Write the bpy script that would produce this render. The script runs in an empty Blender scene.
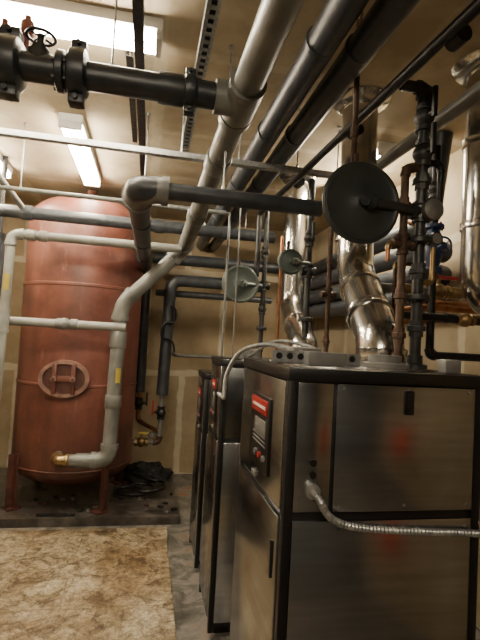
import bpy, bmesh, math, random
from mathutils import Vector, Matrix, noise
random.seed(4)
CH=1.6
# ------------------------------------------------------------ materials
def newmat(name):
    m=bpy.data.materials.new(name); m.use_nodes=True
    nt=m.node_tree; b=nt.nodes['Principled BSDF']; return m,nt,b
def mat(name,c,rough=.5,metal=0,var=.25,scale=12,bump=.15,c2=None,thr=(.35,.7),stretch=None,coat=0):
    m,nt,b=newmat(name)
    tc=nt.nodes.new('ShaderNodeTexCoord'); mp=nt.nodes.new('ShaderNodeMapping')
    nt.links.new(tc.outputs['Object'],mp.inputs[0])
    if stretch: mp.inputs['Scale'].default_value=stretch
    n=nt.nodes.new('ShaderNodeTexNoise'); n.inputs['Scale'].default_value=scale; n.inputs['Detail'].default_value=6
    nt.links.new(mp.outputs[0],n.inputs[0])
    r=nt.nodes.new('ShaderNodeValToRGB')
    if c2 is None: c2=tuple(x*(1-var) for x in c)
    r.color_ramp.elements[0].position=thr[0]; r.color_ramp.elements[0].color=(*c2,1)
    r.color_ramp.elements[1].position=thr[1]; r.color_ramp.elements[1].color=(*c,1)
    nt.links.new(n.outputs['Fac'],r.inputs[0]); nt.links.new(r.outputs[0],b.inputs['Base Color'])
    b.inputs['Roughness'].default_value=rough; b.inputs['Metallic'].default_value=metal
    b.inputs['Coat Weight'].default_value=coat
    if bump>0:
        bp=nt.nodes.new('ShaderNodeBump'); bp.inputs['Strength'].default_value=bump; bp.inputs['Distance'].default_value=.01
        nt.links.new(n.outputs['Fac'],bp.inputs['Height']); nt.links.new(bp.outputs[0],b.inputs['Normal'])
    return m
INS=mat('dark_insulation',(.04,.046,.056),.42,0,.55,14,.12)
DSTEEL=mat('dark_steel_pipe',(.055,.062,.072),.38,.2,.5,18,.15)
ASTEEL=mat('near_black_steel',(.024,.028,.034),.42,.2,.5,18,.2)
IRON=mat('cast_iron',(.02,.02,.021),.45,.4,.5,30,.3)
PVC=mat('grey_pvc',(.165,.168,.155),.4,0,.4,7,.08)
PVCL=mat('pale_cpvc',(.26,.265,.24),.42,0,.35,8,.05)
GALV=mat('galvanized_steel',(.42,.43,.43),.4,.7,.4,40,.05)
FLUE=mat('flue_stainless',(.70,.68,.64),.2,1,.35,5,.18)
STEEL=mat('brushed_stainless',(.45,.455,.465),.21,1,.2,3,.014,stretch=(1,1,14))
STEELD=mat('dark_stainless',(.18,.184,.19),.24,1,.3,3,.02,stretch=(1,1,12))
BLACK=mat('black_paint',(.005,.005,.006),.4,0,.3,20,.05)
PLAST=mat('black_plastic',(.006,.006,.007),.3,0,.2,30,.03)
RED=mat('red_label',(.3,.012,.01),.4,0,.2,10,0)
WHITE=mat('white_enamel',(.6,.58,.54),.4,0,.15,8,0)
YEL=mat('yellow_label',(.42,.33,.05),.5,0,.15,10,0)
COPPER=mat('copper',(.42,.19,.1),.35,.9,.5,14,.1)
BROWN=mat('rusted_pipe',(.09,.048,.03),.6,.3,.5,25,.3)
BRASS=mat('brass',(.36,.25,.12),.38,.9,.4,20,.1)
BLUE=mat('blue_valve',(.012,.038,.14),.4,0,.3,12,.1)
DISC=mat('grey_drum_paint',(.036,.041,.043),.4,.2,.3,12,.08)
DISCL=mat('pale_drum_paint',(.10,.125,.115),.4,.2,.3,12,.08)
GREYC=mat('grey_cap',(.17,.17,.165),.5,.2,.3,12,.08)
CLOTH=mat('black_cloth',(.012,.012,.013),.9,0,.4,20,.4)
def tankmat():
    m,nt,b=newmat('oxide_red_paint'); N=nt.nodes.new; L=nt.links.new
    g=N('ShaderNodeNewGeometry'); n=N('ShaderNodeTexNoise'); n.inputs['Scale'].default_value=4.5; n.inputs['Detail'].default_value=11; n.inputs['Roughness'].default_value=.65
    L(g.outputs['Position'],n.inputs[0])
    r=N('ShaderNodeValToRGB'); e=r.color_ramp.elements
    e[0].position=.3; e[0].color=(.07,.024,.018,1); e[1].position=.72; e[1].color=(.18,.070,.050,1)
    x=e.new(.5); x.color=(.128,.043,.030,1)
    L(n.outputs['Fac'],r.inputs[0])
    n2=N('ShaderNodeTexNoise'); n2.inputs['Scale'].default_value=9; n2.inputs['Detail'].default_value=10; n2.inputs['Roughness'].default_value=.7
    mp=N('ShaderNodeMapping'); mp.inputs['Scale'].default_value=(1,1,.3); L(g.outputs['Position'],mp.inputs[0]); L(mp.outputs[0],n2.inputs[0])
    r2=N('ShaderNodeValToRGB'); r2.color_ramp.elements[0].position=.6; r2.color_ramp.elements[1].position=.76
    L(n2.outputs['Fac'],r2.inputs[0])
    mx=N('ShaderNodeMix'); mx.data_type='RGBA'; L(r2.outputs[0],mx.inputs[0]); L(r.outputs[0],mx.inputs[6]); mx.inputs[7].default_value=(.26,.14,.105,1)
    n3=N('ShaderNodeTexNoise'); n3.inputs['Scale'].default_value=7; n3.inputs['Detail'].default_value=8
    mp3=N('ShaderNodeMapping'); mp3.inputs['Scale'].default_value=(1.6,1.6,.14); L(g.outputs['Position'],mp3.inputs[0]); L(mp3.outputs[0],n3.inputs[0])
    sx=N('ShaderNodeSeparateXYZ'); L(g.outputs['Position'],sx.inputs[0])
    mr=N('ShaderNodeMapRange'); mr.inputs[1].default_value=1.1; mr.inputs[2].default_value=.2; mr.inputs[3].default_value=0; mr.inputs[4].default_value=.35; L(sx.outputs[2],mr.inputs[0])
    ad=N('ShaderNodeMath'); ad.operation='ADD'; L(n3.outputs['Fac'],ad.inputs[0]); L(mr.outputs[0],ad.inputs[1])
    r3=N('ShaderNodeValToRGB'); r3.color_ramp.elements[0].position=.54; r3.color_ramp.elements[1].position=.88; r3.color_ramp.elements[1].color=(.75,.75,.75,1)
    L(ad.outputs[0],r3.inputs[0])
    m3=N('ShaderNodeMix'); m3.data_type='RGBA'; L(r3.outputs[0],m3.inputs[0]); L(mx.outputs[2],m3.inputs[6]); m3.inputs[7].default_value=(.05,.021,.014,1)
    L(m3.outputs[2],b.inputs['Base Color']); b.inputs['Roughness'].default_value=.45
    bp=N('ShaderNodeBump'); bp.inputs['Strength'].default_value=.2; bp.inputs['Distance'].default_value=.01
    L(n2.outputs['Fac'],bp.inputs['Height']); L(bp.outputs[0],b.inputs['Normal']); return m
TANK=tankmat()
TANKL=mat('faded_red_paint',(.28,.155,.12),.5,0,.5,14,.2)
TANKD=mat('rust_red_dark',(.10,.035,.025),.5,0,.5,14,.2)
def drywall(name,base,comp,plane,dirt=(.56,.50,.41)):
    m,nt,b=newmat(name); N=nt.nodes.new; L=nt.links.new
    g=N('ShaderNodeNewGeometry'); sx=N('ShaderNodeSeparateXYZ'); L(g.outputs['Position'],sx.inputs[0])
    cb=N('ShaderNodeCombineXYZ')
    ax={'xz':(0,2),'yz':(1,2),'xy':(1,0)}[plane]
    L(sx.outputs[ax[0]],cb.inputs[0]); L(sx.outputs[ax[1]],cb.inputs[1])
    n=N('ShaderNodeTexNoise'); n.inputs['Scale'].default_value=6; n.inputs['Detail'].default_value=5; L(g.outputs['Position'],n.inputs[0])
    ad=N('ShaderNodeVectorMath'); ad.operation='MULTIPLY_ADD'; L(n.outputs['Color'],ad.inputs[0]); ad.inputs[1].default_value=(.06,.06,0); L(cb.outputs[0],ad.inputs[2])
    br=N('ShaderNodeTexBrick'); br.inputs['Scale'].default_value=1; br.inputs['Brick Width'].default_value=.9; br.inputs['Row Height'].default_value=1.2
    br.inputs['Mortar Size'].default_value=.045; br.inputs['Mortar Smooth'].default_value=.4
    br.inputs['Color1'].default_value=(*base,1); br.inputs['Color2'].default_value=(*[x*.86 for x in base],1); br.inputs['Mortar'].default_value=(*comp,1)
    L(ad.outputs[0],br.inputs[0])
    n2=N('ShaderNodeTexNoise'); n2.inputs['Scale'].default_value=1.8; n2.inputs['Detail'].default_value=9; n2.inputs['Roughness'].default_value=.62; L(g.outputs['Position'],n2.inputs[0])
    r=N('ShaderNodeValToRGB'); r.color_ramp.elements[0].position=.36; r.color_ramp.elements[0].color=(*dirt,1); r.color_ramp.elements[1].position=.6
    L(n2.outputs['Fac'],r.inputs[0])
    mx=N('ShaderNodeMix'); mx.data_type='RGBA'; mx.blend_type='MULTIPLY'; mx.inputs[0].default_value=.8
    L(br.outputs['Color'],mx.inputs[6]); L(r.outputs[0],mx.inputs[7]); L(mx.outputs[2],b.inputs['Base Color'])
    b.inputs['Roughness'].default_value=.85; return m
WALLB=drywall('drywall_back',(.36,.285,.18),(.56,.50,.38),'xz')
WALLF=drywall('dark_grey_wall',(.10,.105,.11),(.13,.135,.14),'xz')
WALLS=drywall('drywall_side',(.37,.305,.205),(.49,.43,.33),'yz')
CEIL=drywall('ceiling_board',(.49,.41,.28),(.55,.48,.35),'xy')
def floormat(name,cols,scale,rough,crack=0):
    m,nt,b=newmat(name); N=nt.nodes.new; L=nt.links.new
    g=N('ShaderNodeNewGeometry')
    n=N('ShaderNodeTexNoise'); n.inputs['Scale'].default_value=scale; n.inputs['Detail'].default_value=12; n.inputs['Roughness'].default_value=.68
    n.inputs['Distortion'].default_value=.6
    L(g.outputs['Position'],n.inputs[0])
    r=N('ShaderNodeValToRGB'); e=r.color_ramp.elements
    e[0].position=cols[0][0]; e[0].color=(*cols[0][1],1); e[1].position=cols[-1][0]; e[1].color=(*cols[-1][1],1)
    for p,c in cols[1:-1]:
        x=e.new(p); x.color=(*c,1)
    L(n.outputs['Fac'],r.inputs[0]); out=r.outputs[0]
    def mul(out,fac_out,lo,hi,dark,f):
        r2=N('ShaderNodeValToRGB'); r2.color_ramp.elements[0].position=lo; r2.color_ramp.elements[0].color=(*dark,1); r2.color_ramp.elements[1].position=hi; r2.color_ramp.elements[1].color=(1,1,1,1)
        L(fac_out,r2.inputs[0])
        mx=N('ShaderNodeMix'); mx.data_type='RGBA'; mx.blend_type='MULTIPLY'; mx.inputs[0].default_value=f
        L(out,mx.inputs[6]); L(r2.outputs[0],mx.inputs[7]); return mx.outputs[2]
    if crack:
        for sc,lo,hi,dark,f in ((1.7,.40,.56,(.40,.29,.17),.85),(8,.40,.52,(.26,.19,.11),.85),(20,.38,.53,(.30,.24,.16),.8),(60,.38,.58,(.4,.35,.28),.75)):
            v=N('ShaderNodeTexNoise'); v.inputs['Scale'].default_value=sc; v.inputs['Detail'].default_value=9; v.inputs['Roughness'].default_value=.75; v.inputs['Distortion'].default_value=.8; L(g.outputs['Position'],v.inputs[0])
            out=mul(out,v.outputs['Fac'],lo,hi,dark,f)
        ad=N('ShaderNodeVectorMath'); ad.operation='MULTIPLY_ADD'; L(n.outputs['Color'],ad.inputs[0]); ad.inputs[1].default_value=(.10,.10,0); L(g.outputs['Position'],ad.inputs[2])
        br=N('ShaderNodeTexBrick'); br.inputs['Scale'].default_value=1; br.inputs['Brick Width'].default_value=.7; br.inputs['Row Height'].default_value=.36
        br.inputs['Mortar Size'].default_value=.008; br.inputs['Mortar Smooth'].default_value=1; br.inputs['Color1'].default_value=(1,1,1,1); br.inputs['Color2'].default_value=(.84,.83,.8,1); br.inputs['Mortar'].default_value=(.35,.27,.19,1)
        L(ad.outputs[0],br.inputs[0])
        m2=N('ShaderNodeMix'); m2.data_type='RGBA'; m2.blend_type='MULTIPLY'; m2.inputs[0].default_value=.6
        L(out,m2.inputs[6]); L(br.outputs['Color'],m2.inputs[7]); out=m2.outputs[2]
    L(out,b.inputs['Base Color']); b.inputs['Roughness'].default_value=rough
    bp=N('ShaderNodeBump'); bp.inputs['Strength'].default_value=.5; bp.inputs['Distance'].default_value=.012
    L(n.outputs['Fac'],bp.inputs['Height']); L(bp.outputs[0],b.inputs['Normal']); return m
CONC=floormat('damp_concrete',[(.3,(.035,.032,.028)),(.45,(.09,.085,.075)),(.56,(.19,.18,.165)),(.63,(.20,.085,.03)),(.8,(.25,.11,.04))],5.5,.4)
PADM=floormat('dark_wet_concrete',[(.3,(.014,.012,.011)),(.5,(.045,.04,.035)),(.62,(.10,.09,.08)),(.8,(.16,.145,.13))],4.2,.28)
MATM=floormat('worn_tan_floor',[(.25,(.20,.145,.08)),(.42,(.38,.31,.20)),(.55,(.52,.45,.33)),(.75,(.66,.61,.49))],3.0,.55,1)
def emis(name,c,s):
    m,nt,b=newmat(name); b.inputs['Base Color'].default_value=(*c,1)
    b.inputs['Emission Color'].default_value=(*c,1); b.inputs['Emission Strength'].default_value=s
    return m
TUBE=emis('fluorescent_tube_glow',(1,.87,.66),155)
# ------------------------------------------------------------ builder
def V(*a): return Vector(a)
class B:
    def __init__(s,name): s.name=name; s.bm=bmesh.new(); s.mats=[]
    def mi(s,m):
        if m not in s.mats: s.mats.append(m)
        return s.mats.index(m)
    def rings(s,data,m,seg=20,cap=True):
        i=s.mi(m); prev=None; first=None
        for c,u,v,r in data:
            ring=[s.bm.verts.new(c+u*(r*math.cos(2*math.pi*k/seg))+v*(r*math.sin(2*math.pi*k/seg))) for k in range(seg)]
            if prev:
                for k in range(seg):
                    f=s.bm.faces.new((prev[k],prev[(k+1)%seg],ring[(k+1)%seg],ring[k])); f.material_index=i
            else: first=ring
            prev=ring
        if cap:
            f=s.bm.faces.new(first[::-1]); f.material_index=i
            f=s.bm.faces.new(prev); f.material_index=i
    def sweep(s,pts,r,m,seg=18,cap=True):
        pts=[Vector(p) for p in pts]; n=len(pts)
        rs=r if isinstance(r,(list,tuple)) else [r]*n
        T=[]
        for k in range(n):
            a=pts[max(0,k-1)]; b=pts[min(n-1,k+1)]; T.append((b-a).normalized())
        u=T[0].orthogonal().normalized(); data=[]
        for k in range(n):
            u=(u-T[k]*u.dot(T[k])).normalized(); v=T[k].cross(u)
            data.append((pts[k],u.copy(),v,rs[k]))
        s.rings(data,m,seg,cap)
    def lathe(s,o,axis,prof,m,seg=24,cap=True):
        o=Vector(o); ax=Vector(axis).normalized(); u=ax.orthogonal().normalized(); v=ax.cross(u)
        s.rings([(o+ax*h,u,v,max(r,1e-4)) for r,h in prof],m,seg,cap)
    def cyl(s,a,b,r,m,seg=20,r2=None):
        a=Vector(a);b=Vector(b); d=b-a
        s.lathe(a,d,[(r,0),(r2 if r2 is not None else r,d.length)],m,seg)
    def box(s,c,sz,m,bev=0,rot=None):
        M=Matrix.Translation(c)@((rot or Matrix.Identity(3)).to_4x4())@Matrix.Diagonal((*sz,1))
        g=bmesh.ops.create_cube(s.bm,size=1,matrix=M); vs=set(g['verts']); i=s.mi(m)
        fs=set(f for v in vs for f in v.link_faces)
        for f in fs: f.material_index=i
        if bev:
            es=list(set(e for v in vs for e in v.link_edges))
            rb=bmesh.ops.bevel(s.bm,geom=es,offset=bev,segments=2,affect='EDGES',profile=.5)
            for f in rb['faces']: f.material_index=i
    def bx(s,a,b,m,bev=0):
        s.box([(a[k]+b[k])/2 for k in range(3)],[abs(b[k]-a[k]) for k in range(3)],m,bev)
    def torus(s,c,axis,R,r,m,seg=28):
        c=Vector(c);ax=Vector(axis).normalized();u=ax.orthogonal().normalized();v=ax.cross(u)
        pts=[c+u*(R*math.cos(2*math.pi*k/seg))+v*(R*math.sin(2*math.pi*k/seg)) for k in range(seg+1)]
        s.sweep(pts,r,m,10,False)
    def label(s,c,r,a0,a1,h,m):
        c=Vector(c); i=s.mi(m); n=8; P=[]
        for k in range(n+1):
            a=math.radians(a0+(a1-a0)*k/n); d=V(math.cos(a),math.sin(a),0)*(r+.002)
            P.append((s.bm.verts.new(c+d),s.bm.verts.new(c+d+V(0,0,h))))
        for p,q in zip(P,P[1:]):
            f=s.bm.faces.new((p[0],q[0],q[1],p[1])); f.material_index=i
    def pipe(s,pts,r,m,bend=None,fit=None,fr=1.2,seg=20):
        pts=[Vector(p) for p in pts]; bend=bend or r*2.2; out=[pts[0]]
        for k in range(1,len(pts)-1):
            p=pts[k]; a=(pts[k-1]-p); b=(pts[k+1]-p)
            d=min(bend,a.length*.48,b.length*.48); a.normalize(); b.normalize()
            A=p+a*d; C=p+b*d; arc=[]
            for t in range(9):
                t/=8; arc.append(A*(1-t)**2+p*2*t*(1-t)+C*t*t)
            out+=arc
            if fit:
                s.sweep(arc,r*fr*.98,fit,seg)
                s.cyl(A-a*r*.25,A+a*r*.45,r*fr*1.08,fit,seg); s.cyl(C-b*r*.25,C+b*r*.45,r*fr*1.08,fit,seg)
        out.append(pts[-1]); s.sweep(out,r,m,seg)
    def flange(s,c,axis,r,t,m,bolts=6):
        c=Vector(c);ax=Vector(axis).normalized();u=ax.orthogonal().normalized();v=ax.cross(u)
        s.lathe(c-ax*t/2,ax,[(r*.93,0),(r,t*.12),(r,t*.88),(r*.93,t)],m,24)
        for k in range(bolts):
            an=2*math.pi*k/bolts; p=c+(u*math.cos(an)+v*math.sin(an))*r*.8
            s.cyl(p-ax*t*.85,p+ax*t*.85,r*.1,m,6)
    def coupling(s,c,axis,r,w,m):
        c=Vector(c);ax=Vector(axis).normalized()
        s.lathe(c-ax*w/2,ax,[(r*1.08,0),(r*1.3,w*.12),(r*1.36,w*.5),(r*1.3,w*.88),(r*1.08,w)],m,24)
        up=Vector((0,0,1)) if abs(ax.z)<.5 else Vector((1,0,0))
        for sg in (1,-1):
            p=c+up*sg*r*1.5
            M=Matrix((ax,up.cross(ax),up)).transposed()
            s.box(p,(w*.8,r*.9,r*.5),m,r*.08,M)
            q=up.cross(ax); s.cyl(p-q*r*.7,p+q*r*.7,r*.14,m,8)
    def wheel(s,c,axis,R,m):
        s.torus(c,axis,R,R*.13,m); c=Vector(c);ax=Vector(axis).normalized();u=ax.orthogonal().normalized();v=ax.cross(u)
        for k in range(4):
            an=math.pi/2*k; s.cyl(c,c+(u*math.cos(an)+v*math.sin(an))*R,R*.08,m,8)
        s.cyl(c-ax*R*.2,c+ax*R*.2,R*.25,m,12)
    def valve(s,c,axis,r,m,handle=None,hm=None):
        c=Vector(c);ax=Vector(axis).normalized()
        s.lathe(c-ax*r*2.2,ax,[(r*1.35,0),(r*1.35,r*.8),(r*1.05,r*.9),(r*1.6,r*1.7),(r*1.7,r*2.2),(r*1.6,r*2.7),(r*1.05,r*3.5),(r*1.35,r*3.6),(r*1.35,r*4.4)],m,12)
        if handle:
            h=Vector(handle).normalized(); s.cyl(c,c+h*r*2.8,r*.4,m,10)
            s.box(c+h*r*2.9+ax*r*1.6,[max(abs(ax[k])*r*5,abs(h[k])*r*.3,r*.7) for k in range(3)],hm or m,r*.08)
    def gauge(s,c,axis,R):
        c=Vector(c);ax=Vector(axis).normalized()
        s.lathe(c,ax,[(R*.9,0),(R,R*.1),(R,R*.5),(R*.9,R*.55)],IRON,24); s.lathe(c+ax*R*.5,ax,[(R*.8,0),(R*.8,R*.07)],GREYC,24)
        u=ax.orthogonal().normalized(); s.cyl(c+ax*R*.6,c+ax*R*.6+u*R*.6,R*.05,RED,6)
    def flex(s,pts,r,m,pitch=.009,seg=12):
        P=[Vector(p) for p in pts]; P=[P[0]*2-P[1]]+P+[P[-1]*2-P[-2]]; dense=[]
        for k in range(1,len(P)-2):
            for t in range(40):
                t/=40; a,b,c,d=P[k-1],P[k],P[k+1],P[k+2]
                dense.append(.5*((2*b)+(c-a)*t+(2*a-5*b+4*c-d)*t*t+(3*b-a-3*c+d)*t**3))
        dense.append(P[-2]); out=[dense[0]]; acc=0
        for k in range(1,len(dense)):
            seglen=(dense[k]-dense[k-1]).length
            pos=0
            while acc+seglen-pos>=pitch/2:
                pos+=pitch/2-acc; acc=0
                out.append(dense[k-1].lerp(dense[k],pos/seglen))
            acc+=seglen-pos
        rs=[r if i%2 else r*.72 for i in range(len(out))]
        s.sweep(out,rs,m,seg)
    def done(s,angle=38):
        bmesh.ops.recalc_face_normals(s.bm,faces=s.bm.faces)
        vs=s.bm.verts; lo=[min(v.co[k] for v in vs) for k in range(3)]; hi=[max(v.co[k] for v in vs) for k in range(3)]
        o=Vector(((lo[0]+hi[0])/2,(lo[1]+hi[1])/2,lo[2]))
        bmesh.ops.translate(s.bm,verts=list(vs),vec=-o)
        me=bpy.data.meshes.new(s.name); s.bm.to_mesh(me); s.bm.free()
        for m in s.mats: me.materials.append(m)
        for p in me.polygons: p.use_smooth=True
        me.set_sharp_from_angle(angle=math.radians(angle))
        ob=bpy.data.objects.new(s.name,me); ob.location=o; bpy.context.scene.collection.objects.link(ob); return ob
# ------------------------------------------------------------ room
XL,XR,YB,YF,CZ=-1.75,2.0,5.5,-2.2,2.98
def slab(name,a,b,m):
    q=B(name); q.bx(a,b,m); return q.done()
slab('floor',(XL,YF,-.1),(XR,YB,0),CONC)
slab('ceiling',(XL,YF,CZ),(XR,YB,CZ+.1),CEIL)
slab('wall_back',(XL,YB,0),(XR,YB+.1,CZ),WALLB)
slab('wall_front',(XL,YF-.1,0),(XR,YF,CZ),WALLF)
slab('wall_left',(XL-.1,YF,0),(XL,YB,CZ),WALLS)
slab('wall_right',(XR,YF,0),(XR+.1,YB,CZ),WALLS)
slab('equipment_pad',(XL+.01,4.03,0),(.36,YB-.01,.07),PADM)
q=B('floor_covering'); i=q.mi(MATM); n=60; T=[]
for k in range(n+1):
    y=-2+5.95*k/n; x=.245+.02*noise.noise(V(y*3,0,0))+.008*noise.noise(V(y*13,3,0))
    T.append((q.bm.verts.new((XL+.02,y,.012)),q.bm.verts.new((x,y,.012)),q.bm.verts.new((x+.004,y,0)),q.bm.verts.new((XL+.02,y,0))))
for a,b in zip(T,T[1:]):
    for j in range(4): q.bm.faces.new((a[j],a[(j+1)%4],b[(j+1)%4],b[j])).material_index=i
q.bm.faces.new(T[0]); q.bm.faces.new(T[-1][::-1]); q.done()
# ------------------------------------------------------------ tank
cx,cy,R=-.613,4.6,.53
q=B('water_storage_tank')
prof=[]
z0,z1=.42,2.6
for k in range(9):
    a=math.pi/2*k/8; prof.append((R*math.sin(a) if k else .001,z0-.2*math.cos(a)))
prof+=[(R,1.12),(R+.006,1.125),(R+.006,1.145),(R,1.15),(R,1.98),(R+.006,1.985),(R+.006,2.005),(R,2.01)]
for k in range(10):
    a=math.pi/2*k/9; prof.append((R*math.cos(a) if k<9 else .001,z1+.27*math.sin(a)))
q.lathe((cx,cy,0),(0,0,1),prof,TANK,72)
q.torus((cx,cy,z0),(0,0,1),R,.008,TANK,64); q.torus((cx,cy,z1),(0,0,1),R,.008,TANK,64)
for an in (218,304,40,130):
    a=math.radians(an); u=V(math.cos(a),math.sin(a),0); w=V(-u.y,u.x,0)
    M=Matrix((u,w,V(0,0,1))).transposed()
    p=V(cx,cy,0)+u*(R+.012)
    q.box(p+V(0,0,.3)+w*.03,(.012,.06,.46),TANKD,0,M); q.box(p+V(0,0,.3)+u*.025,(.06,.012,.46),TANKD,0,M)
    q.box(p+V(0,0,.078),(.12,.12,.014),TANKD,0,M)
def oval(c,rx,rz,y0,y1,m,seg=40,inner=None):
    i=q.mi(m)
    def ring(rx,rz,y): return [q.bm.verts.new((c[0]+rx*math.cos(2*math.pi*k/seg),y,c[2]+rz*math.sin(2*math.pi*k/seg))) for k in range(seg)]
    rr=[ring(rx,rz,y0),ring(rx,rz,y1)]
    if inner: rr+= [ring(inner[0],inner[1],y1),ring(inner[0],inner[1],y0)]
    for a,b in zip(rr,rr[1:]):
        for k in range(seg):
            f=q.bm.faces.new((a[k],a[(k+1)%seg],b[(k+1)%seg],b[k])); f.material_index=i
    if not inner:
        f=q.bm.faces.new(rr[-1]); f.material_index=i
mc=(-.655,0,1.2)
oval(mc,.2,.155,4.2,4.025,TANKL,48,(.168,.124))
oval(mc,.166,.122,4.2,4.05,TANKD,48)
for dx in (-.075,.075):
    q.box((mc[0]+dx,4.02,1.2),(.034,.026,.25),TANK,.006); q.cyl((mc[0]+dx,4.06,1.2),(mc[0]+dx,3.965,1.2),.013,TANKD,8); q.cyl((mc[0]+dx,4.005,1.2),(mc[0]+dx,3.98,1.2),.024,TANKL,6)
q.box((mc[0],4.035,1.2),(.13,.02,.05),TANK,.006)
q.cyl((cx,cy,2.84),(cx,cy,2.95),.05,TANK)
q.done()
# ------------------------------------------------------------ boilers
def boiler(y0,y1,top,split,dark=False,main=False):
    x0,x1=.41,1.05; q=B('boiler')
    q.bx((x0+.012,y0+.012,.05),(x1,y1-.01,top),BLACK,.006)
    q.bx((x0+.04,y0+.05,0),(x1-.04,y1-.04,.06),BLACK)
    for (xa,ya) in ((x0,y0),(x0,y1-.03),(x1-.025,y0),(x1-.025,y1-.03)):
        q.bx((xa,ya,.03),(xa+.028,ya+.03,top),BLACK,.004)
    q.bx((x0-.004,y0-.004,top-.034),(x1+.004,y1+.004,top+.004),BLACK,.004)
    q.bx((x0+.01,y0+.01,top),(x1-.01,y1-.01,top+.006),STEELD,.002)
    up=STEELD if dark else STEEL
    if main:
        q.bx((x0+.03,y0+.004,split+.012),(.55,y0+.02,top-.038),STEEL,.003)
        q.bx((.56,y0+.001,split+.012),(x1-.027,y0+.02,top-.038),STEEL,.003)
    else:
        q.bx((x0+.035,y0+.003,split+.012),(x1-.03,y0+.02,top-.038),up,.003)
    q.bx((x0+.03,y0+.002,.08),(x1-.027,y0+.02,split-.014),STEEL,.003)
    q.bx((x0+.035,y1-.014,.08),(x1-.03,y1+.0,top-.04),STEEL,.003)
    q.bx((x1-.01,y0+.035,.08),(x1+.006,y1-.035,top-.04),STEELD,.003)
    q.bx((x0-.003,y0+.032,split+.012),(x0+.016,y1-.03,top-.038),STEEL,.003)
    q.bx((x0-.006,y0+.032,.1),(x0+.016,y1-.03,split-.012),STEEL,.004)
    w=y1-y0; ca,cb=y0+w*.25,y0+w*.66; zt=top-.11; zb=top-.36
    q.bx((x0-.012,ca,zb),(x0,cb,zt),PLAST,.004)
    q.bx((x0-.016,ca+.02,zt-.06),(x0-.01,cb-.03,zt-.012),RED,.001)
    q.bx((x0-.018,ca+.035,zt-.042),(x0-.014,cb-.06,zt-.032),WHITE)
    q.bx((x0-.016,ca+.03,zt-.13),(x0-.01,cb-.09,zt-.08),GREYC,.001)
    for k in range(3):
        q.cyl((x0-.02,ca+.04+k*.055,zb+.05),(x0-.008,ca+.04+k*.055,zb+.05),.010,RED if k==1 else GREYC,12)
    for k in range(3): q.bx((x0-.015,ca+.03,zb+.085+k*.014),(x0-.011,cb-.06,zb+.088+k*.014),GREYC)
    q.bx((x0-.014,y0+.06,split-.2),(x0-.004,y0+.075,split-.09),PLAST,.003)
    q.bx((x0-.008,cb-.09,zb-.045),(x0-.002,cb-.04,zb-.03),GREYC)
    if main:
        q.bx((.778,y0-.006,1.4),(.81,y0+.004,1.475),PLAST,.006); q.bx((.786,y0-.009,1.41),(.802,y0-.002,1.465),BLACK,.003)
        for dz in (0,-.035,-.075): q.cyl((.495,y0-.002,1.255+dz),(.495,y0+.006,1.255+dz),.011,BLACK,12)
        for xx in (.58,.79,1.0):
            for zz in (split+.03,top-.05,split-.035): q.cyl((xx,y0-.002,zz),(xx,y0+.004,zz),.004,GREYC,8)
        q.cyl((.495,y0+.006,1.175),(.495,y0-.012,1.175),.022,GALV,16)
    q.lathe((.86,(y0+y1)/2-.04,top),(0,0,1),[(.09,0),(.09,.02),(.06,.025),(.06,.05)],GREYC)
    q.box((.62,y1-.14,top+.03),(.12,.1,.06),GREYC,.006)
    return q
q=boiler(1.29,1.93,1.525,1.10,main=True)
q.box((.99,1.38,1.552),(.06,.05,.045),GREYC,.008)
q.box((.60,1.50,1.55),(.14,.05,.05),GREYC,.004)
q.done()
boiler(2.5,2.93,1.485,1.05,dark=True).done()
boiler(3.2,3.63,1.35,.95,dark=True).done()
q=B('perforated_bracket')
q.bx((.44,1.60,1.532),(.78,1.605,1.572),GALV); q.bx((.44,1.60,1.531),(.78,1.64,1.536),GALV)
for k in range(8): q.cyl((.465+k*.04,1.598,1.553),(.465+k*.04,1.607,1.553),.012,BLACK,12)
q.done()
q=B('flexible_conduit')
q.flex([(.495,1.285,1.175),(.5,1.24,1.165),(.53,1.25,1.12),(.58,1.262,1.09),(.66,1.266,1.073),(.8,1.266,1.062),(.95,1.266,1.055),(1.1,1.28,1.045),(1.16,1.4,1.04),(1.16,1.9,1.0)],.0115,GALV,.012)
q.done()
q=B('flexible_conduit')
q.flex([(.40,2.35,1.30),(.40,2.3,1.42),(.43,2.15,1.54),(.5,2.0,1.585),(.56,1.85,1.58),(.6,1.7,1.56)],.011,GALV)
q.flex([(.40,2.53,1.30),(.40,2.35,1.30)],.011,GALV)
q.flex([(.46,2.2,1.50),(.58,2.1,1.60),(.68,1.9,1.59),(.7,1.78,1.55)],.009,GALV)
q.done()
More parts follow.
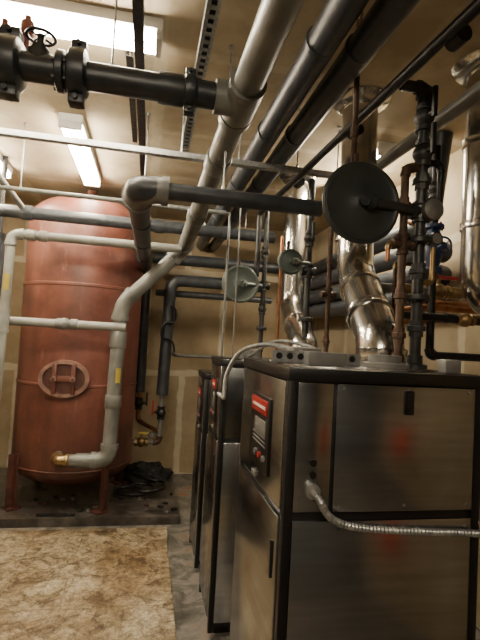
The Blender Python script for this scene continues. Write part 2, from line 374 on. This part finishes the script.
# ------------------------------------------------------------ flues
def flue(name,pts,r,bands,flz=True):
    q=B(name); q.pipe(pts,r,FLUE,bend=.14,seg=32)
    for p,ax in bands: q.lathe(Vector(p)-Vector(ax).normalized()*.02,ax,[(r,0),(r+.008,.004),(r+.005,.02),(r+.008,.036),(r,.04)],FLUE,32)
    e=pts[-1]
    if flz: q.lathe((e[0],e[1],CZ-.05),(0,0,1),[(r+.01,0),(r+.05,.02),(r+.07,.045)],FLUE,32)
    return q.done()
flue('flue_pipe',[(.95,1.76,1.53),(.95,1.78,1.62),(1.09,2.36,2.02),(1.09,2.38,CZ)],.097,
     [((.95,1.765,1.58),(0,0,1)),((.985,1.95,1.74),(.12,.58,.4)),((1.04,2.17,1.89),(.12,.58,.4)),((1.09,2.38,2.2),(0,0,1)),((1.09,2.38,2.55),(0,0,1))])
flue('flue_pipe',[(.95,2.72,1.49),(.95,2.73,1.58),(1.13,3.62,1.88),(1.14,3.65,CZ)],.088,
     [((.95,2.725,1.55),(0,0,1)),((1.04,3.17,1.73),(.18,.89,.3)),((1.14,3.65,2.1),(0,0,1)),((1.14,3.65,2.5),(0,0,1))])
flue('flue_pipe',[(1.8,1.95,1.86),(1.53,1.9,1.86),(1.53,1.9,CZ)],.105,[((1.53,1.9,2.2),(0,0,1)),((1.53,1.9,2.6),(0,0,1))])
# ------------------------------------------------------------ overhead pipes
q=B('grooved_steel_pipe')
q.cyl((-1.7,1.8,2.565),(.24,1.8,2.565),.052,ASTEEL)
q.coupling((-.32,1.8,2.565),(1,0,0),.068,.07,ASTEEL); q.flange((-.38,1.8,2.565),(1,0,0),.075,.03,ASTEEL)
q.coupling((-.56,1.8,2.565),(1,0,0),.072,.09,ASTEEL); q.coupling((-.86,1.8,2.565),(1,0,0),.068,.08,ASTEEL)
q.coupling((.1,1.8,2.565),(1,0,0),.05,.05,ASTEEL); q.lathe((-.02,1.8,2.565),(1,0,0),[(.058,0),(.06,.02),(.06,.14),(.055,.15)],ASTEEL)
q.cyl((-.46,1.8,2.6),(-.46,1.8,2.69),.014,IRON); q.wheel((-.46,1.8,2.685),(0,0,1),.05,IRON)
q.lathe((-.46,1.8,2.565),(0,0,1),[(.05,0),(.045,.06),(.03,.065),(.03,.08)],IRON)
RB=mat('red_brown_paint',(.2,.05,.03),.5,0,.4,14,.1)
q.cyl((-.52,1.84,2.63),(-.52,1.84,2.78),.012,RB,12); q.lathe((-.52,1.84,2.70),(0,0,1),[(.02,0),(.026,.01),(.026,.05),(.02,.06)],RB,12)
q.cyl((-.60,1.84,2.64),(-.60,1.84,2.75),.012,RB,12)
q.done()
q=B('grey_pvc_pipe')
r=.057
q.pipe([(.345,-2.1,2.6),(.31,1.8,2.565),(.25,3.9,2.34),(-.23,3.9,1.84),(-.25,3.9,.57),(-.5,3.9,.57)],r,PVC,bend=.11,fit=PVC,fr=1.15,seg=28)
q.cyl((.2,1.8,2.565),(.31,1.8,2.565),.066,PVC,28)
def collar(q,p,d,r,w,m): 
    p=Vector(p); d=Vector(d).normalized(); q.lathe(p-d*w/2,d,[(r*.94,0),(r,w*.06),(r,w*.94),(r*.94,w)],m,28)
dB=V(-.06,2.1,-.225)
collar(q,(.31,1.8,2.565),(-.02,1,-.05),.071,.24,PVC)
for t in (.25,.62): collar(q,V(.31,1.8,2.565)+dB*t,dB,.066,.12,PVC)
collar(q,(-.236,3.9,1.55),(0,0,1),.067,.14,PVC); collar(q,(-.242,3.9,1.05),(0,0,1),.066,.1,PVC)
q.label((-.24,3.9,1.2),r,275,318,.12,YEL)
collar(q,(-.5,3.9,.57),(1,0,0),.05,.1,PVC)
q.pipe([(-.5,3.9,.57),(-.66,3.9,.57),(-.66,4.1,.57)],.034,PVCL,fit=BRASS,fr=1.25); q.valve((-.57,3.9,.57),(1,0,0),.03,BRASS)
q.done()
q=B('insulated_supply_pipe')
q.cyl((.78,2.1,2.255),(.04,2.1,2.255),.038,INS,24)
q.pipe([(.0,2.1,2.255),(-.09,2.1,2.255),(-.06,4.98,2.26),(-.05,5.0,1.0)],.056,INS,bend=.1,seg=24)
A,Pp,C=V(.04,2.1,2.255),V(-.09,2.1,2.255),V(-.088,2.24,2.255)
q.sweep([A*(1-t)**2+Pp*2*t*(1-t)+C*t*t for t in [k/10 for k in range(11)]],[.058+.011*k/10 for k in range(11)],GREYC,28)
q.cyl((.02,2.1,2.255),(.05,2.1,2.255),.066,GREYC,28); q.cyl((-.088,2.22,2.255),(-.088,2.26,2.255),.076,GREYC,28)
for yy in (2.7,3.3,3.9): q.cyl((-.08,yy,2.256),(-.08,yy+.03,2.256),.06,DSTEEL,24)
q.done()
for x,z,rr in ((.55,2.70,.058),(.70,2.70,.056)):
    q=B('insulated_main_pipe'); q.cyl((x+.01,-2.1,z),(x,5.45,z),rr,INS,28)
    for yy in (-.4,.6,1.55,2.3,3.1,4.0,4.9): q.cyl((x,yy,z),(x,yy+.02,z),rr+.003,DSTEEL,28)
    q.done()
q=B('black_gas_pipe')
q.cyl((.97,-2.1,2.6),(.8,3.5,2.6),.02,IRON,16)
for yy in (1.25,1.95,2.7): q.cyl((.91-(yy-1.2)*.03,yy,2.6),(.908-(yy-1.2)*.03,yy+.06,2.6),.029,IRON,16)
q.pipe([(.8,3.45,2.6),(.8,3.5,2.6),(.8,3.5,2.1)],.02,IRON)
q.done()
q=B('dark_water_pipe')
q.cyl((-1.7,3.78,2.485),(1.0,3.78,2.485),.047,DSTEEL,24)
for x in (-1.0,.0,.55): q.cyl((x,3.78,2.485),(x+.07,3.78,2.485),.056,DSTEEL,24)
q.done()
q=B('pale_cpvc_pipe')
q.pipe([(.22,3.75,2.31),(-1.06,3.75,2.31),(-1.07,3.75,1.65),(-1.09,3.75,.75)],.034,PVCL,fit=PVCL)
q.cyl((-1.5,3.82,1.65),(-.18,3.86,1.65),.034,PVCL)
for x in (-.95,-.86,-.15): q.cyl((x,3.75,2.31),(x+.06,3.75,2.31),.043,PVCL)
for x in (-.70,-.60): q.cyl((x,3.84,1.65),(x+.05,3.84,1.65),.044,PVC)
q.valve((-.65,3.843,1.65),(1,0,0),.03,PVC)
q.label((-1.066,3.75,1.88),.034,240,310,.12,YEL); q.cyl((-1.09,3.75,1.6),(-1.09,3.75,1.7),.046,PVCL)
q.cyl((-1.09,3.75,1.2),(-1.09,3.75,1.28),.044,PVCL)
q.pipe([(-1.09,3.75,.78),(-1.09,3.75,.72),(-1.5,3.78,.68)],.03,PVCL)
q.done()
q=B('insulated_riser_pipe')
q.pipe([(-1.22,4.0,2.35),(-1.22,4.0,.8),(-1.5,4.0,.75)],.05,INS); q.cyl((-1.22,4.0,2.3),(-1.22,4.0,CZ),.02,IRON)
q.done()
q=B('conduit_run')
q.cyl((-1.7,3.3,2.53),(.5,3.3,2.52),.016,GALV); q.cyl((-1.7,3.2,2.5),(-.1,3.2,2.5),.012,PVCL)
q.pipe([(-1.0,2.3,2.62),(-1.0,3.3,2.55),(-1.0,4.0,2.5)],.022,PVCL)
q.pipe([(.5,3.3,2.52),(.53,3.3,2.52),(.53,3.3,1.2)],.008,GREYC)
q.done()
q=B('insulated_return_pipe')
q.cyl((0.0,4.95,2.42),(1.55,4.95,2.42),.06,INS); q.pipe([(1.2,4.8,2.18),(.2,4.8,2.18),(.18,4.8,1.0)],.06,INS,bend=.12)
q.cyl((.05,4.9,2.05),(1.3,4.9,2.05),.035,DSTEEL)
q.done()
q=B('drain_piping')
q.pipe([(.18,4.8,1.05),(.18,4.8,.52),(-.16,4.8,.52),(-.16,5.1,.52)],.024,GREYC,fit=BROWN,fr=1.3)
q.pipe([(-.05,5.0,1.02),(-.05,5.0,.7),(.18,4.8,.62)],.022,COPPER,fit=COPPER,fr=1.2)
q.valve((.18,4.8,.82),(0,0,1),.03,IRON,(-1,0,0),RED); q.valve((.0,4.8,.52),(1,0,0),.03,BRASS,(0,0,1),YEL)
q.valve((-.05,5.0,.88),(0,0,1),.028,IRON,(1,0,0),IRON)
q.gauge((.1,4.77,.6),(0,-1,0),.035)
q.pipe([(.3,5.44,1.4),(.3,5.0,1.4),(1.0,5.0,1.4)],.02,GREYC)
q.done()
q=B('rubber_hose')
pts=[V(.2+.07*math.sin(t*1.1),4.72,1.9-t*.06+.03*math.sin(t*2.3)) for t in [k*.25 for k in range(30)]]
q.sweep(pts,.011,PLAST,10); q.done()
q=B('rubber_hose')
pts=[V(-.12+.17*math.cos(t)*(1-.02*t)+.02*t,4.6+.14*math.sin(t),.085+.005*t) for t in [k*.2 for k in range(72)]]
pts+= [V(-.1,4.9,.18),V(-.14,5.05,.3),V(-.16,5.1,.5)]
q.sweep(pts,.015,PLAST,10); q.done()
def strut(name,a,b,m=GALV,w=.041,h=.041,slots=True):
    a=Vector(a);b=Vector(b); d=(b-a); L=d.length; d.normalize(); s=d.cross(V(0,0,1)).normalized(); u=s.cross(d)
    M=Matrix((d,s,u)).transposed(); q=B(name); c=(a+b)/2; t=.003
    q.box(c+s*(w/2),(L,t,h),m,0,M); q.box(c-s*(w/2),(L,t,h),m,0,M)
    q.box(c+s*(w/2-.005)+u*h/2,(L,.011,t),m,0,M); q.box(c-s*(w/2-.005)+u*h/2,(L,.011,t),m,0,M)
    if slots:
        q.box(c+s*(w/2-.006)-u*h/2,(L,.014,t),m,0,M); q.box(c-s*(w/2-.006)-u*h/2,(L,.014,t),m,0,M)
        q.box(c+u*h*.3,(L,w*.9,t),BLACK,0,M)
        n=int(L/.05)
        for k in range(n+1):
            p=a+d*(L*k/n); q.box(p-u*h/2,(.022,w-.02,t),m,0,M)
    else: q.box(c-u*h/2,(L,w,t),m,0,M)
    return q
strut('strut_channel',(.155,1.2,2.8),(.155,2.95,2.8),w=.048).done()
strut('strut_channel',(-.12,1.5,2.9),(-.12,3.9,2.9),IRON,slots=False).done()
strut('strut_channel',(-.17,2.2,2.93),(-.17,3.2,2.93),IRON,w=.03,slots=False).done()
strut('strut_channel',(-1.2,2.58,2.615),(1.15,2.58,2.615),slots=False,h=.028).done()
strut('strut_channel',(-.0,4.3,2.615),(1.0,4.3,2.615),slots=False).done()
def rod(x,y,za,zb,r=.004,m=GALV):
    q=B('threaded_rod'); q.cyl((x,y,za),(x,y,zb),r,m,8); q.cyl((x,y,za-.008),(x,y,za+.008),r*2.2,m,6); q.cyl((x,y,zb-.012),(x,y,zb),r*3,m,8); q.done()
for x,y,z in ((-1.1,2.58,2.64),(.12,2.58,2.64),(.45,2.58,2.64),(.80,2.58,2.64),(1.1,2.7,2.64),(.155,1.4,2.83),(.155,2.8,2.83),(-.12,1.6,2.93),(-.12,3.6,2.93),
  (.42,4.3,2.64),(.85,4.3,2.64),(-.2,1.8,2.62),(.4,3.78,2.535),(-.9,3.3,2.55),(.3,2.1,2.3),(-.08,2.9,2.32),(-.08,4.2,2.32)):
    rod(x,y,z,CZ)
rod(.63,3.42,1.4,CZ,.005,GREYC)
# ------------------------------------------------------------ drums on boiler risers
def drum(name,c,R,xp,m,arm=.02):
    q=B(name); x,y,z=c
    q.lathe((x,y-.045,z),(0,1,0),[(.001,0),(R*.16,0),(R*.2,.004),(R*.86,.010),(R*.94,.004),(R,.012),(R,.03),(R*.96,.038),(R*.8,.07),(R*.3,.1),(.001,.1)],m,56)
    q.torus((x,y-.03,z),(0,1,0),R*.985,.008,m,56)
    q.cyl((x,y-.065,z),(x,y-.03,z),R*.13,m,20)
    q.cyl((x+R*.05,y-.06,z),(xp,y,z),arm,m,16)
    q.lathe((x+R*.1,y-.056,z),(1,.1,0),[(arm*1.6,0),(arm*1.6,.02),(arm,.03)],m,16)
    q.cyl((x,y+.03,z+R*.3),(x,y+.03,z+R+.06),.008,BROWN,10)
    return q.done()
drum('round_damper_drum',(.74,1.6,2.13),.148,1.0,DISC,.02)
drum('round_damper_drum',(.67,3.5,2.03),.14,.86,DISCL,.018)
drum('round_damper_drum',(.74,2.45,2.045),.066,.86,DISCL,.012)
def riser(name,x,y,z0,z1,r,m,fits,top=None):
    q=B(name); q.cyl((x,y,z0),(x,y,z1),r,m,18)
    q.lathe((x,y,z0),(0,0,1),[(r*2.2,0),(r*2.2,.015),(r*1.4,.02),(r*1.4,.05)],m,16)
    for kind,z in fits:
        if kind=='v': q.valve((x,y,z),(0,0,1),r*1.1,m,(0,-1,0),IRON)
        if kind=='u': q.lathe((x,y,z-.03),(0,0,1),[(r*1.3,0),(r*1.3,.02),(r*1.7,.022),(r*1.7,.04),(r*1.3,.042),(r*1.3,.06)],m,8)
        if kind=='t': q.lathe((x,y,z-.04),(0,0,1),[(r*1.5,0),(r*1.5,.012),(r*1.3,.016),(r*1.3,.064),(r*1.5,.068),(r*1.5,.08)],m,16); q.lathe((x-.045,y,z),(1,0,0),[(r*1.5,0),(r*1.5,.012),(r*1.25,.016),(r*1.25,.074),(r*1.5,.078),(r*1.5,.09)],m,16)
        if kind=='f': q.flange((x,y,z),(0,0,1),r*2.3,.022,m)
    if top: q.pipe([(x,y,z1-.06),(x,y,z1),top],r,m,fit=m)
    return q
DK=mat('dark_iron_pipe',(.04,.042,.044),.42,.3,.5,22,.2)
q=riser('boiler_supply_riser',1.0,1.6,1.53,2.62,.021,DK,[('u',1.68),('f',1.8),('u',1.9),('t',2.13),('u',2.25),('v',2.36),('v',2.5),('f',2.02),('u',2.59)],(.9,1.6,2.62))
q.pipe([(1.0,1.6,2.33),(1.08,1.6,2.33),(1.08,1.6,2.15)],.012,IRON,fit=IRON)
q.lathe((1.02,1.58,2.13),(0,-1,0),[(.03,0),(.04,.02),(.04,.04),(.025,.05)],GREYC)
q.pipe([(1.0,1.6,1.86),(1.06,1.6,1.86),(1.06,1.6,2.0)],.010,BRASS,fit=BRASS); q.gauge((1.06,1.59,2.03),(0,-1,0),.026)
q.done()
q=riser('copper_return_riser',.93,1.6,1.53,2.3,.0155,BROWN,[('u',1.65),('t',2.0),('u',2.15),('u',1.8)],(1.0,1.6,2.3))
q.pipe([(.93,1.6,2.0),(.87,1.6,2.0),(.87,1.6,1.93)],.009,COPPER,fit=BRASS); q.done()
riser('boiler_supply_riser',.94,2.70,1.49,2.62,.02,DK,[('u',1.6),('f',1.75),('t',2.045),('v',2.25),('u',2.4)]).done()
riser('copper_return_riser',1.04,2.6,1.49,2.3,.014,BROWN,[('u',1.62),('t',1.9),('u',2.1)]).done()
riser('boiler_supply_riser',.86,3.5,1.355,2.62,.018,DK,[('u',1.55),('f',1.7),('t',2.03),('v',2.3),('v',1.85)]).done()
riser('copper_return_riser',.95,3.35,1.355,2.4,.012,COPPER,[('u',1.5),('u',1.9)]).done()
q=B('gas_drop_pipe'); q.cyl((.745,1.67,2.27),(.745,1.67,2.98),.011,BROWN,12); q.cyl((.745,1.67,2.42),(.745,1.67,2.46),.017,BROWN,8); q.done()
q=B('grey_branch_pipe')
q.pipe([(1.3,.9,2.7),(1.3,3.0,2.7),(1.3,3.0,2.1)],.036,PVC,fit=PVC); q.done()
q=B('insulated_header_pipes')
for z in (2.42,2.26,2.10,1.95): q.pipe([(1.75,2.6,CZ) if z>2.4 else (1.9,2.75,z),(1.75,2.7,z),(1.75,5.4,z)],.07,INS,bend=.12,seg=22)
q.done()
q=B('copper_branch_piping')
q.pipe([(1.0,1.9,1.72),(1.95,1.9,1.80)],.015,COPPER); q.pipe([(1.1,2.1,1.90),(1.98,2.1,1.90)],.022,PVCL,fit=PVCL); q.pipe([(1.26,2.05,1.84),(1.98,2.05,1.84)],.013,COPPER)
q.pipe([(1.0,1.72,1.74),(1.25,1.72,1.74),(1.95,1.72,1.70)],.016,IRON,fit=IRON)
q.pipe([(1.2,2.3,1.78),(1.5,2.3,1.84),(1.98,2.3,1.84)],.02,COPPER)
for x in (1.22,1.36,1.5,1.7): q.cyl((x,2.1,1.90),(x+.05,2.1,1.90),.03,BRASS)
q.valve((1.43,2.1,1.90),(1,0,0),.026,BRASS,(0,0,1),RED); q.valve((1.3,1.72,1.737),(1,0,0),.018,BRASS)
q.pipe([(1.36,2.05,1.84),(1.36,2.05,2.2),(1.36,2.3,2.3)],.013,COPPER,fit=COPPER)
q.pipe([(1.16,2.05,1.66),(1.16,2.05,2.02),(1.36,2.05,2.02)],.012,BROWN,fit=BRASS)
q.gauge((1.36,2.02,2.1),(0,-1,0),.03)
q.done()
q=B('blue_control_valve')
q.cyl((1.26,1.9,1.6),(1.26,1.9,2.55),.018,IRON); q.flange((1.26,1.9,2.17),(0,0,1),.045,.02,BLUE); q.flange((1.26,1.9,1.97),(0,0,1),.045,.02,BLUE)
q.lathe((1.26,1.9,1.98),(0,0,1),[(.025,0),(.038,.05),(.042,.09),(.038,.13),(.025,.18)],BLUE); q.cyl((1.26,1.9,2.07),(1.26,1.82,2.07),.015,BLUE); q.wheel((1.26,1.82,2.07),(0,1,0),.036,BLUE)
q.valve((1.26,1.9,2.35),(0,0,1),.02,DK)
q.pipe([(1.26,1.9,1.62),(1.26,1.9,1.58),(1.95,1.9,1.58)],.018,IRON,fit=IRON)
q.done()
# ------------------------------------------------------------ lights
def fixture(c,L,along):
    q=B('fluorescent_light_fixture'); x,y,z=c
    sz=(L,.15,.05) if along=='x' else (.15,L,.05)
    q.box((x,y,CZ-.025),sz,WHITE,.006)
    for o in (-.045,.045):
        a,b=((x-L/2+.03,y+o,CZ-.075),(x+L/2-.03,y+o,CZ-.075)) if along=='x' else ((x+o,y-L/2+.03,CZ-.075),(x+o,y+L/2-.03,CZ-.075))
        q.cyl(a,b,.018,TUBE,14)
    for sg in (-1,1):
        p=(x+sg*(L/2-.015),y,CZ-.07) if along=='x' else (x,y+sg*(L/2-.015),CZ-.07)
        q.box(p,(.025,.14,.05) if along=='x' else (.14,.025,.05),WHITE,.004)
    q.done()
fixture((-.62,2.07,0),1.2,'x')
fixture((-.57,3.65,0),1.2,'y')
fixture((-1.32,3.7,0),1.2,'y')
fixture((-.4,-.6,0),1.2,'x')  # unseen lamp behind the camera, added to light the boiler fronts
fixture((1.5,3.3,0),1.0,'y')
# ------------------------------------------------------------ floor items, added extinguisher
q=B('crumpled_black_tarp')
g=bmesh.ops.create_icosphere(q.bm,subdivisions=4,radius=1)
q.mi(CLOTH)
for v in g['verts']:
    n=noise.fractal(v.co*2.2,.7,2.0,4); k=1+.35*n
    v.co=Vector((.05+v.co.x*.26*k,5.12+v.co.y*.18*k,.07+max(-.0,v.co.z)*.16*k))
q.done(60)
q=B('steel_bar'); q.box((-.68,4.08,.082),(.24,.03,.02),IRON,.004); q.cyl((-.57,4.08,.082),(-.5,4.07,.082),.012,IRON,10); q.done()
q=B('floor_debris')
for k in range(60):
    x=random.uniform(-.9,.33); y=random.uniform(4.08,5.3); s=random.uniform(.008,.032)
    q.box((x,y,.07+s*.3),(s*1.6,s,s*.6),random.choice((IRON,BROWN,GREYC,CLOTH)),s*.15,Matrix.Rotation(random.uniform(0,3),3,'Z'))
q.done()
q=B('added_extinguisher')  # unseen red object, added and sized for its reflection in the boiler panel
q.lathe((1.84,-.62,.72),(0,0,1),[(.11,0),(.13,.01),(.145,.04),(.145,.46),(.12,.51),(.05,.55),(.03,.56),(.03,.6)],mat('extinguisher_red',(.6,.016,.010),.35),32)
q.box((1.84,-.62,1.34),(.03,.12,.03),IRON,.004); q.sweep([(1.84,-.56,1.33),(1.81,-.48,1.2),(1.78,-.47,1.0),(1.77,-.47,.85)],.012,PLAST,10); q.bx((1.97,-.66,.8),(2.0,-.58,1.25),IRON)
q.done()
# ------------------------------------------------------------ world & camera
w=bpy.data.worlds.new('World'); bpy.context.scene.world=w; w.use_nodes=True
w.node_tree.nodes['Background'].inputs[0].default_value=(.5,.42,.3,1); w.node_tree.nodes['Background'].inputs[1].default_value=.05
cam=bpy.data.cameras.new('camera'); co=bpy.data.objects.new('camera',cam); bpy.context.scene.collection.objects.link(co)
xr=Vector((.9791,-.1952,.0559)).normalized(); fw=Vector((.1929,.9803,.0435)).normalized(); up=xr.cross(fw).normalized()
xr=fw.cross(up)
M=Matrix((xr,up,-fw)).transposed().to_4x4(); M.translation=(0,0,CH)
co.matrix_world=M; cam.sensor_width=36; cam.lens=26.0; cam.clip_start=.02
bpy.context.scene.camera=co
